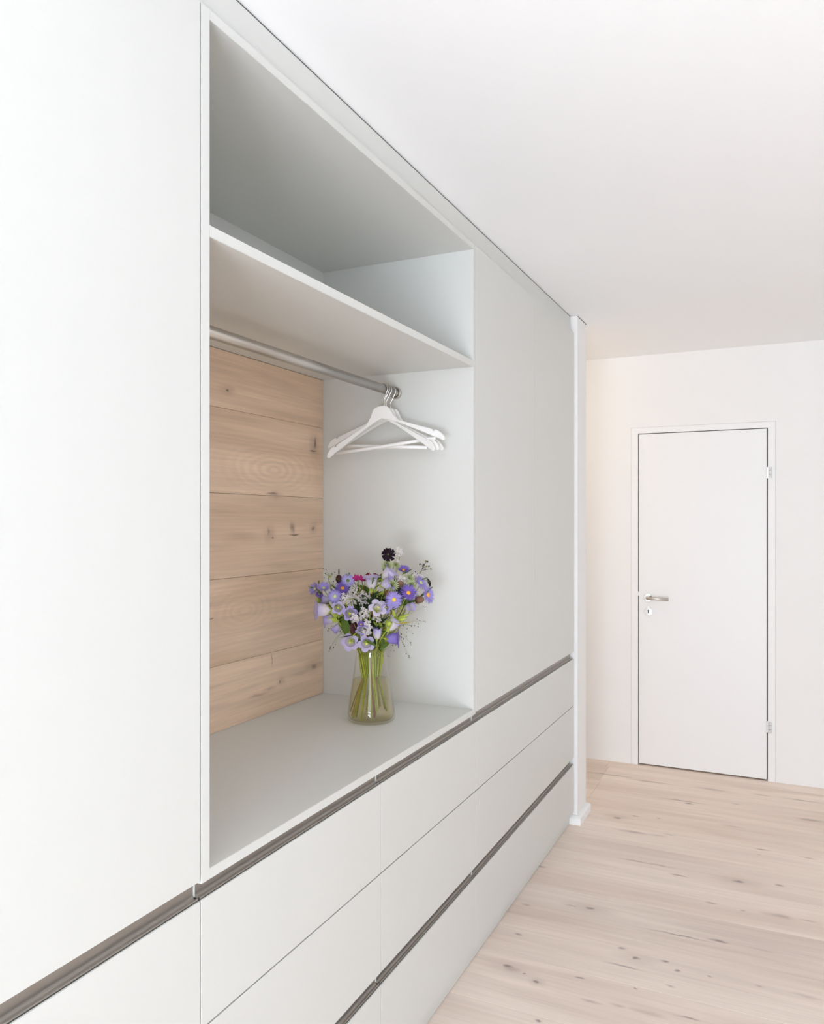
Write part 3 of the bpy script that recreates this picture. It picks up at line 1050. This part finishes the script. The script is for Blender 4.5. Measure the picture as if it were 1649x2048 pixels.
def aim(o, pos, d, size, spin=0.0, flat=1.0):
    q = d.to_track_quat('Z', 'Y').to_matrix().to_4x4()
    o.matrix_basis = Matrix.Translation(pos) @ q @ Matrix.Rotation(spin, 4, 'Z') @ Matrix.Diagonal((size, size, size * flat, 1))


srng = random.Random(11)
# free places for stems in the vase neck, 4.1 mm apart
NECK = []
for iy in range(-12, 13):
    for ix in range(-12, 13):
        q = Vector(((ix + 0.5 * (iy % 2)) * 0.0041, iy * 0.0041 * 0.866, 0))
        if q.length < 0.0405:
            NECK.append(q)


def stem_path(tip, back, i, short=False):
    """from the bloom down through its own place in the neck; below it the whole bundle twists and fans out in the water"""
    rel = tip - VC
    want = (Vector((rel.x, rel.y, 0)) - FV * 0.055) * 0.30
    if want.length > 0.039:
        want *= 0.039 / want.length
    q = min(NECK, key=lambda p: (p - want).length)
    NECK.remove(q)
    neck = VC + q + UP * 0.205
    def at(z, k, deg):
        c, sn = math.cos(R(deg)) * k, math.sin(R(deg)) * k
        return VC + Vector((q.x * c - q.y * sn, q.x * sn + q.y * c, z))
    foot = at(0.012 + 0.022 * srng.random(), 1.74, 34)
    waist = at(0.140, 0.74, 14)
    up1 = neck + (neck - waist).normalized() * 0.016
    if short:
        ctrl = [waist, neck, up1, tip + back * 0.03, tip]
    else:
        ctrl = [foot, foot.lerp(waist, 0.55), waist, neck, up1, up1.lerp(tip, 0.55) + UP * 0.006 + back * 0.012, tip + back * 0.014, tip]
    # Catmull-Rom through the points
    pts = []
    P_ = [ctrl[0]] + ctrl + [ctrl[-1]]
    for s in range(1, len(P_) - 2):
        for k in range(5):
            t = k / 5
            a, b_, c, d = P_[s - 1], P_[s], P_[s + 1], P_[s + 2]
            pts.append(0.5 * ((2 * b_) + (c - a) * t + (2 * a - 5 * b_ + 4 * c - d) * t * t + (3 * b_ - a - 3 * c + d) * t ** 3))
    pts.append(ctrl[-1])
    return pts


class Bloom:
    count = 0

    def __init__(self, name, label, cat, pos, d, group=None, mat='stem', rad=0.0016, short=False, tipoff=None):
        Bloom.count += 1
        i = Bloom.count
        tip = pos if tipoff is None else pos + tipoff
        short = short or i % 3 != 0
        if not short:
            mat = ('stem', 'stem', 'stembrown', 'stem', 'stem', 'stem', 'stemred', 'stem', 'stem2', 'stem', 'stem')[(i // 3) % 11]
            rad = max(rad, 0.0017)
        pts = stem_path(tip, -d, i, short)
        self.root = empty(name, pts[0], label, cat, group)
        bm = bmesh.new()
        add_tube(bm, [p - pts[0] for p in pts], [rad * (1.15 - 0.5 * k / len(pts)) for k in range(len(pts))], 6)
        link('stem', to_mesh('stem', bm, True), M[mat], self.root)
        self.o, self.pos, self.d, self.pts = pts[0], pos, d, pts

    def part(self, name, me, mat, pos, d, size, spin=0.0, flat=1.0, stuff=False, parent=None):
        o = bpy.data.objects.new(name, slot(me, M[mat]))
        COL.objects.link(o)
        o.parent = self.root
        aim(o, pos - self.o, d, size, spin, flat)
        if stuff:
            o['kind'] = 'stuff'
        return o

    def leaf(self, f, ang, size, mat='leaf', me='leafnarrow', up=0.5):
        p = self.pts[int(f * (len(self.pts) - 1))]
        d = (RV * math.cos(ang) + FV * math.sin(ang) + UP * up).normalized()
        self.part('leaf', ME[me], mat, p, d, size, srng.random() * 6)


U = 1 / 3200.0
# asters: x, y, t, radius, (right, up, toward), rays, petal mat, disc mat, label
asters = [
    (965, 612, .115, 82, (-.1, .1, 1), 'rays1', 'asterL', 'discY', 'round lavender aster with yellow-green eye facing out, lower of the front right pair'),
    (1112, 545, .095, 86, (.25, .55, .8), 'rays1', 'asterD', 'discO', 'deep violet aster with orange eye at the right front'),
    (358, 575, .105, 68, (-.1, .15, 1), 'rays1', 'asterP', 'discP', 'pale lavender aster with greenish eye at the left front'),
    (492, 415, .075, 68, (.2, .45, .85), 'rays1', 'asterP', 'leaf', 'light lavender aster with dark green eye, upper left'),
    (437, 492, .060, 72, (.1, .45, .9), 'rays2', 'asterD', 'discO', 'violet aster with orange eye tucked under the pale one at upper left'),
    (160, 500, .030, 68, (-.75, .35, .6), 'rays3', 'asterL', 'discP', 'lavender aster seen from the side, outermost on the left'),
    (245, 492, .050, 66, (.1, .75, .6), 'rays3', 'asterL', 'discP', 'domed lavender aster seen edge-on beside the outermost left one'),
    (205, 545, .040, 46, (-.2, -.5, .6), 'rays3', 'asterD', 'discP', 'small violet aster hanging below the left edge asters'),
    (1062, 312, .010, 66, (.1, .75, .45), 'rays3', 'asterD', 'discO', 'violet aster seen from behind near the top right'),
    (1240, 440, -.010, 78, (.7, .5, .6), 'rays2', 'asterL', 'discP', 'lavender aster turned right, upper of the two at the right edge'),
    (1312, 565, .010, 92, (.8, .2, .62), 'rays2', 'asterL', 'discO', 'lavender aster turned right, lower of the two at the right edge'),
    (628, 862, .100, 36, (-.2, .3, 1), 'rays1', 'asterD', 'discY', 'tiny violet aster low among the white florets'),
]
for x, y, t, r, d, rays, pm, dm, lab in asters:
    p, dd = spot(x, y, t), vdir(*d)
    b = Bloom('aster', lab, 'flower', p, dd, 'asters in the bouquet', rad=0.0014)
    r *= 1.10
    b.part('ray_petals', ME[rays], pm, p, dd, r * U, srng.random() * 6, 1, True)
    b.part('disc', ME['discd'], dm, p + dd * (0.03 * r * U), dd, r * U, 0)
    b.part('calyx', ME['calyx'], 'leaf', p - dd * (0.06 * r * U), dd, r * U * 0.95, 0, 0.3)
    b.leaf(0.86, srng.random() * 6, 0.035, 'leaf', 'leafnarrow')
    b.leaf(0.78, srng.random() * 6, 0.045, 'leaf', 'leafnarrow')
# bellflowers: base position, t, length, facing, mesh, material
bells = [
    (318, 715, .085, 148, (-1, .03, .28), 'bell', 'bellW', 'long white bellflower with lilac rim pointing left, at the left edge'),
    (392, 692, .090, 92, (.1, .05, 1), 'bell', 'bellW', 'pale bellflower facing out beside the long left-pointing one'),
    (512, 752, .090, 104, (.1, .12, 1), 'bell', 'bell', 'lilac bellflower facing out above the green leaf, left of centre'),
    (512, 1048, .085, 110, (-.15, -.10, 1), 'bellwide', 'bell', 'lilac bellflower drooping over the vase rim on the left'),
    (680, 1062, .090, 104, (0, -.02, 1), 'bellwide', 'bell', 'lilac bellflower facing out right above the vase rim'),
    (738, 505, .075, 128, (-.05, 1, .2), 'bell', 'bellW', 'pale bellflower standing upright at the top centre'),
    (850, 410, .055, 138, (.75, .8, .1), 'bell', 'bellW', 'pale bellflower leaning to the upper right, higher of two'),
    (832, 470, .080, 120, (.85, .35, .3), 'bell', 'bell', 'pale bellflower leaning right, just under its taller twin'),
    (800, 690, .105, 112, (.18, .42, .8), 'bellwide', 'bellW', 'pale bellflower opening upward in the middle of the bouquet'),
    (880, 1010, .075, 128, (.95, .02, .15), 'bell', 'bellD', 'deep violet bellflower pointing right above the vase'),
    (900, 925, .090, 126, (.62, .72, -.2), 'bell', 'bellW', 'white bellflower seen from its side, lower right'),
    (372, 800, .050, 118, (-.8, -.05, -.1), 'bell', 'bell', 'dull lilac bellflower nodding left below the long white one'),
    (408, 860, .040, 80, (-.5, -.6, .2), 'bellbud', 'bell', 'small lilac bellflower bud at the lower left edge'),
    (790, 1020, .085, 100, (.05, .95, .15), 'bellbud', 'bellW', 'half closed whitish bellflower above the vase neck'),
    (645, 905, .090, 104, (0, -.6, .7), 'bell', 'bell', 'lilac bellflower nodding below the white florets'),
    (310, 612, .030, 100, (-.9, .1, .3), 'bell', 'bell', 'greyish lilac bellflower half hidden behind the left aster'),
    (1130, 690, .045, 96, (.55, .15, .75), 'bellbud', 'bellW', 'round white bellflower bud at the right edge'),
    (880, 690, .090, 88, (.3, -.3, .7), 'bell', 'bell', 'lilac bellflower peeping out under the round lavender aster'),
]
for x, y, t, L, d, me, pm, lab in bells:
    p, dd = spot(x, y, t), vdir(*d)
    sz = L * U * 1.0
    if abs(d[2]) > 0.6:
        p = p - dd * sz * 0.75           # the mouth, not the base, shows at (x, y)
    b = Bloom('bellflower', lab, 'flower', p, dd, 'bellflowers in the bouquet', rad=0.0019)
    b.part('corolla', ME[me], pm, p, dd, sz, srng.random() * 6)
    if me != 'bellbud':
        b.part('style', ME['style'], 'style', p, dd, sz, 0)
    b.part('calyx', ME['calyx'], 'lime', p, dd, sz, srng.random() * 6)
    b.leaf(0.80, srng.random() * 6, 0.05, 'leaf', 'leaf')
# scabious
for x, y, t, r, d, lab in ((908, 152, .030, 72, (-.1, .25, 1), 'nearly black scabious with a green heart, highest bloom of all'),
                           (1318, 440, -.040, 52, (.9, .3, .2), 'nearly black scabious seen from the side at the right edge')):
    p, dd = spot(x, y, t), vdir(*d)
    b = Bloom('scabious', lab, 'flower', p, dd, 'dark scabious', mat='stem2', rad=0.0012)
    b.part('ruffled_petals', ME['scab'], 'scab', p, dd, r * U, 0, 1, True)
    b.part('disc', ME['dsc'], 'leaf', p + dd * 0.22 * r * U, dd, r * U * .75)
    b.part('calyx', ME['calyx'], 'scab', p, dd, r * U * 1.2, 0, .3)
# masterwort
for x, y, t, r, d, lab in ((893, 262, .040, 72, (-.1, .55, .8), 'pale green masterwort just under the black scabious'),
                           (948, 470, .080, 76, (-.1, .4, .9), 'pale green masterwort behind the round lavender aster'),
                           (1118, 398, .030, 66, (.2, .6, .7), 'pale green masterwort at the right, higher one'),
                           (1140, 462, .050, 62, (.3, .3, .8), 'pale green masterwort at the right, just above the violet aster'),
                           (985, 262, .010, 52, (.3, .6, .6), 'small greenish masterwort at the top right of its paler neighbour')):
    p, dd = spot(x, y, t), vdir(*d)
    b = Bloom('masterwort', lab, 'flower', p, dd, 'pale masterworts', mat='stem2', rad=0.0012)
    b.part('bracts', ME['bracts'], 'astr', p, dd, r * U, srng.random() * 3, 1, True)
    b.part('pin_florets', ME['pins'], 'astr', p, dd, r * U, 0, 1, True)
    b.leaf(0.84, srng.random() * 6, 0.035, 'leaf', 'leaf')
# magenta and wine pinks
for x, y, t, r, d, pm, lab in ((592, 392, .070, 58, (-.1, .5, .85), 'pink', 'magenta sweet william floret cluster on green bracts, left one'),
                               (662, 402, .070, 46, (.4, .6, .6), 'pink', 'magenta sweet william floret cluster beside the upright bellflower'),
                               (706, 362, .030, 46, (-.2, .9, .2), 'wine', 'wine red floret peeping out behind the upright bellflower'),
                               (778, 362, .030, 40, (.4, .8, .2), 'wine', 'wine red floret to the right of the upright bellflower')):
    p, dd = spot(x, y, t), vdir(*d)
    b = Bloom('sweet_william', lab, 'flower', p, dd, 'sweet williams', rad=0.0015)
    for k in range(4):
        a = k * 2.1
        q = p + (RV * math.cos(a) + FV * .6 * math.sin(a)) * r * U * .5 + UP * .2 * r * U * math.sin(a)
        b.part('floret', ME['flor5'], pm, q, (dd + RV * .4 * math.cos(a) + FV * .4 * math.sin(a)).normalized(), r * U * .62, a)
    for k in range(5):
        a = k * 1.26
        b.part('bract', ME['leafnarrow'], 'leaf', p - UP * r * U * 1.9, (UP + RV * .4 * math.cos(a) + FV * .4 * math.sin(a)).normalized(), r * U * 1.9, a)
# white floret clusters
wl = ['left of centre beside the pale aster', 'small, under the magenta florets', 'in the middle behind the yellow leaf', 'in the middle, left of the upward bellflower', 'over the edge of the lilac bellflower, left',
      'low in the centre above the vase', 'right of the centre below the upward bellflower', 'at the very top beside the black scabious', 'beside the masterwort near the top', 'lowest, just above the vase rim bellflower', 'near the top left behind the leaf', 'at the right under the masterworts', 'behind the violet aster at the upper right']
for (x, y, t, r, n), w in zip(((460, 600, .075, 56, 9), (570, 508, .070, 36, 5), (655, 605, .065, 62, 10), (655, 745, .095, 54, 9), (560, 800, .125, 42, 8), (690, 868, .095, 50, 8), (790, 800, .085, 44, 7), (1020, 128, .010, 44, 7), (985, 245, -.01, 46, 7), (690, 930, .100, 44, 8), (545, 560, .05, 46, 8), (1045, 420, .03, 60, 11), (1195, 395, -.03, 56, 9)), wl):
    p, dd = spot(x, y, t), vdir(0, .5, .8)
    b = Bloom('white_floret_spray', 'spray of small white florets ' + w, 'flower', p - UP * r * U * .7, dd, 'white floret sprays', mat='stem2', rad=0.0011)
    bm = bmesh.new()
    spots = []
    for k in range(n):
        a = 2.39996 * k; q = math.sqrt((k + .5) / n)
        off = RV * q * math.cos(a) + UP * (q * math.sin(a)) + FV * (.5 * (1 - q * q) + .3 * (srng.random() - .5))
        spots.append(p + off * r * U)
        add_tube(bm, [p - UP * r * U * .7 - b.o, p + off * r * U * .5 - UP * r * U * .1 - b.o, spots[-1] - b.o], [.0007, .0005, .0004], 4)
    link('stalks', to_mesh('stalks', bm), M['stem2'], b.root)['kind'] = 'stuff'
    for q in spots:
        dd2 = vdir((srng.random() - .5) * 1.2, srng.random() * .9, .9)
        b.part('floret', ME['flor5' if srng.random() < .6 else 'flor4'], 'white', q, dd2, r * U * (.36 + .14 * srng.random()), srng.random() * 6)
# pods, seed head, bud twig
p, dd = spot(402, 398, .035), vdir(-.05, 1, .1)
b = Bloom('nigella_pod', 'maroon egg-shaped seed pod with thin spikes, upper left', 'seed pod', p - UP * 42 * U, dd, mat='stem2', rad=.0013)
bm = bmesh.new(); add_lathe(bm, [(0, -1.15), (.35, -1.0), (.72, -.5), (.82, 0), (.66, .6), (.3, 1.0), (0, 1.08)], 20)
ME['pod'] = to_mesh('pod', bm, True)
b.part('pod', ME['pod'], 'burg', p, dd, 42 * U, 0)
for k in range(4):
    a = k * 1.57 + .3
    b.part('spike', ME['leafnarrow'], 'seed', p + UP * 40 * U, (UP + RV * .22 * math.cos(a) + FV * .25 * math.sin(a)).normalized(), 62 * U, 0)
    b.root.children[-1].scale = (60 * U * .12, 60 * U * .12, 62 * U)
for x, y, t, r, d, mt, lab in ((1230, 612, .045, 46, (.7, .1, .5), 'brown', 'brown ribbed seed head under the right edge asters'), (1030, 452, .065, 38, (.3, .5, .6), 'brown', 'tan rounded seed head between the masterworts'),
                               (912, 545, .080, 44, (.8, .6, .1), 'brown', 'reddish brown bud left of the round lavender aster'), (912, 858, .110, 34, (.1, .2, 1), 'lime', 'round lime green seed head at the lower right'), (190, 610, .03, 26, (-.4, .5, .5), 'lime', 'little green bud hanging at the left edge')):
    p, dd = spot(x, y, t), vdir(*d)
    b = Bloom('seed_head', lab, 'seed pod', p, dd, 'seed heads in the bouquet', rad=.0013)
    b.part('pod', ME['pod'], mt, p, dd, r * U, 0)
    b.part('bracts', ME['bracts'], mt, p - dd * r * U, dd, r * U * 1.25, 0, 2.2, True)
p, dd = spot(308, 378, .03), vdir(-.1, 1, .3)
b = Bloom('umbel_head', 'star-shaped green umbel on a thin stalk at the upper left edge', 'flower', p, dd, mat='stem2', rad=.0012)
for k in range(13):
    a = k * 2.4; q = .35 + .65 * (k % 3) / 2
    b.part('bract', ME['leafnarrow'], 'lime' if k % 2 else 'leaf', p, (UP * .55 + RV * q * math.cos(a) + FV * q * math.sin(a)).normalized(), 62 * U, a)
b.part('disc', ME['dsc'], 'lime', p, dd, 50 * U)
p0, p1 = spot(1185, 415, -.02), spot(1300, 225, -.04)
b = Bloom('bud_twig', 'thin dark twig with small buds rising at the upper right', 'twig', p1, (p1 - p0).normalized(), mat='seed', rad=.0012)
for k, (x, y) in enumerate(((1290, 215), (1310, 222), (1272, 252), (1302, 268), (1262, 288), (1285, 300), (1235, 330), (1262, 268), (1325, 268), (1345, 298), (1232, 248), (1185, 330), (1178, 362), (1198, 345))):
    q = spot(x, y, -.03)
    b.part('bud', ME['pod'], 'seed' if k % 3 else 'stem2', q, vdir(.4 * (-1) ** k, 1, .2), 10 * U, 0)
    ax = spot(1185 + (415 - y) * .6, y + 16, -.03)
    bm = bmesh.new(); add_tube(bm, [ax - b.o, q - b.o], .0004, 4)
    link('twiglet', to_mesh('twiglet', bm), M['seed'], b.root)
# leaf sprays
leaves = [
    (470, 975, .065, -.18, 1, 200, 'leafbroad', 'leaf', 'broad dark green leaf hanging left above the vase rim', 's'),
    (545, 600, .100, .75, .75, 160, 'leafnarrow', 'goldleaf', 'slender yellow-green leaf slanting up in the middle', 's'),
    (735, 700, .085, .25, 1, 190, 'leaf', 'leafdark', 'very dark upright leaf in the middle of the bouquet', 's'),
    (560, 960, .080, 0, 1, 150, 'leafbroad', 'burg', 'burgundy leaf left of the white florets', 's'),
    (540, 975, .090, -1, -.3, 130, 'leaf', 'leafdark', 'dark pointed leaf sticking out left above the drooping bellflower', 's'),
    (1000, 858, .100, 1, .05, 140, 'leafnarrow', 'goldleaf', 'slender leaf with orange flush pointing right', 's'),
    (760, 1120, .060, -.1, 1, 130, 'leaf', 'leafdark', 'dark leaf at the vase rim right of the lilac bellflower', 's'),
    (840, 1150, .050, .15, 1, 260, 'leafnarrow', 'leaf', 'narrow green leaf rising from the right of the vase rim', 's'),
]
for x, y, t, dr, du, L, me, mt, lab, _ in leaves:
    p, dd = spot(x, y, t), vdir(dr, du, .15)
    b = Bloom('leaf_stem', lab, 'leaf', p, dd, None, rad=.0014, short=True)
    b.part('leaf', ME[me], mt, p, dd, L * U, srng.random() * .6)
clumps = [
    (1000, 800, .085, 'lime', 11, 150, .5, 'lime green leaf tuft at the right below the asters'),
    (850, 900, .070, 'lime', 10, 130, .1, 'light green leaf tuft low at the right'),
    (400, 790, .060, 'lime', 7, 130, -.3, 'light green leaf tuft behind the left bellflowers'),
    (600, 520, .040, 'leaf', 10, 120, -.1, 'green leaf tuft under the magenta florets'),
    (790, 560, .060, 'lime', 10, 140, .1, 'light green leaf tuft below the twin pale bellflowers'),
    (620, 720, .062, 'leafdark', 12, 170, -.2, 'dark leafy filler in the left heart of the bouquet'),
    (760, 880, .060, 'leafdark', 12, 170, .1, 'dark leafy filler in the lower heart of the bouquet'),
    (900, 640, .045, 'leafdark', 12, 170, .3, 'dark leafy filler behind the round lavender aster'),
    (500, 850, .030, 'leafdark', 10, 160, -.4, 'dark leafy filler behind the lower left bellflowers'),
    (1110, 640, .020, 'leaf', 10, 150, .5, 'green leafy filler behind the right edge asters'),
    (700, 500, .020, 'leaf', 10, 150, 0, 'green leafy filler behind the upright bellflower'),
    (700, 620, .055, 'leafdark', 12, 160, 0, 'dark leafy filler behind the upward-opening bellflower'),
    (420, 560, .030, 'leafdark', 12, 140, -.3, 'dark leafy filler behind the pale left front aster'),
    (1000, 560, .020, 'leafdark', 12, 150, .3, 'dark leafy filler between the two front right asters'),
    (640, 1020, .055, 'leaf', 9, 130, -.1, 'green leaf tuft right above the vase neck'),
    (850, 1060, .050, 'leaf', 9, 130, .2, 'green leaf tuft over the right vase rim'),
    (420, 660, .020, 'leaf', 9, 140, -.6, 'green leafy filler behind the left edge flowers'),
    (1000, 450, .010, 'leaf', 9, 130, .3, 'green leafy filler behind the masterworts'),
]
for x, y, t, mt, n, L, lean, lab in clumps:
    p, dd = spot(x, y, t), vdir(lean, 1, .2)
    b = Bloom('foliage_stem', lab, 'foliage', p, dd, 'leafy filler stems', rad=.0016)
    if mt == 'leafdark':
        n, L = 20, L * 1.15
    for k in range(n):
        a = 2.4 * k
        f = 1 - k / n * .20
        q = b.pts[int(f * (len(b.pts) - 1))]
        d2 = (RV * (lean + .9 * math.cos(a)) + FV * (.9 * math.sin(a) + .15) + UP * (.25 + .6 * srng.random())).normalized()
        b.part('leaf', ME[('leafnarrow', 'leaf', 'leafnarrow')[k % 3]], mt, q, d2, L * U * (.6 + .5 * srng.random()), srng.random() * 6)
# airy grass panicles
def grass(label, root_xy, t, seeds, srange):
    p = spot(*root_xy, t)
    b = Bloom('quaking_grass', label, 'grass', p, vdir(.5, .2, .3), 'airy grass sprays', mat='stem2', rad=.0007)
    bm, bs = bmesh.new(), bmesh.new()
    for (x, y) in seeds:
        q = spot(x, y, t + (srng.random() - .5) * .06)
        mid = p.lerp(q, .6) + UP * .008
        add_tube(bm, [p - b.o, mid - b.o, q - b.o], [.00022, .00016, .00012], 4)
        d = vdir(srng.random() - .5, -1, srng.random() - .5)
        s = 8.6 * U * (.7 + .5 * srng.random())
        a_, b2 = frame_of(d)
        ring = [bs.verts.new(q - b.o + (a_ * math.cos(k * 1.047) + b2 * math.sin(k * 1.047)) * s * .62) for k in range(6)]
        t0, t1 = bs.verts.new(q - b.o - d * s * 1.1), bs.verts.new(q - b.o + d * s * 1.1)
        for k in range(6):
            bs.faces.new((ring[k], ring[(k + 1) % 6], t1)); bs.faces.new((ring[(k + 1) % 6], ring[k], t0))
    link('stalks', to_mesh('stalks', bm), M['stem2'], b.root)['kind'] = 'stuff'
    link('seeds', to_mesh('seeds', bs), M['seed'], b.root)['kind'] = 'stuff'


grass('airy grass with dark seeds spreading to the lower right of the bouquet', (960, 900), .03,
      [(1200, 812), (1230, 828), (1272, 833), (1288, 842), (1130, 880), (1145, 885), (1178, 880), (1212, 893), (1100, 910), (1095, 945), (1160, 960), (1040, 965), (1030, 990), (1042, 998), (1095, 988), (1062, 1015),
       (1055, 1050), (1058, 1070), (1072, 1090), (1135, 1055), (1140, 1075), (1012, 1100), (1090, 1168), (1120, 1190), (1120, 1208), (920, 1195), (905, 1190), (935, 1135), (965, 1135), (1215, 860), (1265, 680), (1285, 688), (950, 1080), (985, 1075), (1060, 880), (1090, 770)], 0)
grass('airy grass with dark seeds at the left of the bouquet', (350, 470), .0,
      [(268, 302), (240, 295), (262, 340), (330, 345), (360, 330), (280, 440), (300, 425), (345, 420), (480, 348), (505, 338), (495, 362), (525, 368), (250, 385), (265, 455)], 0)
grass('airy grass with dark seeds hanging low at the left of the vase', (470, 900), .0,
      [(365, 1068), (345, 1095), (315, 1092), (310, 1110), (300, 1135), (300, 905), (290, 925), (320, 900), (330, 880), (415, 930)], 0)
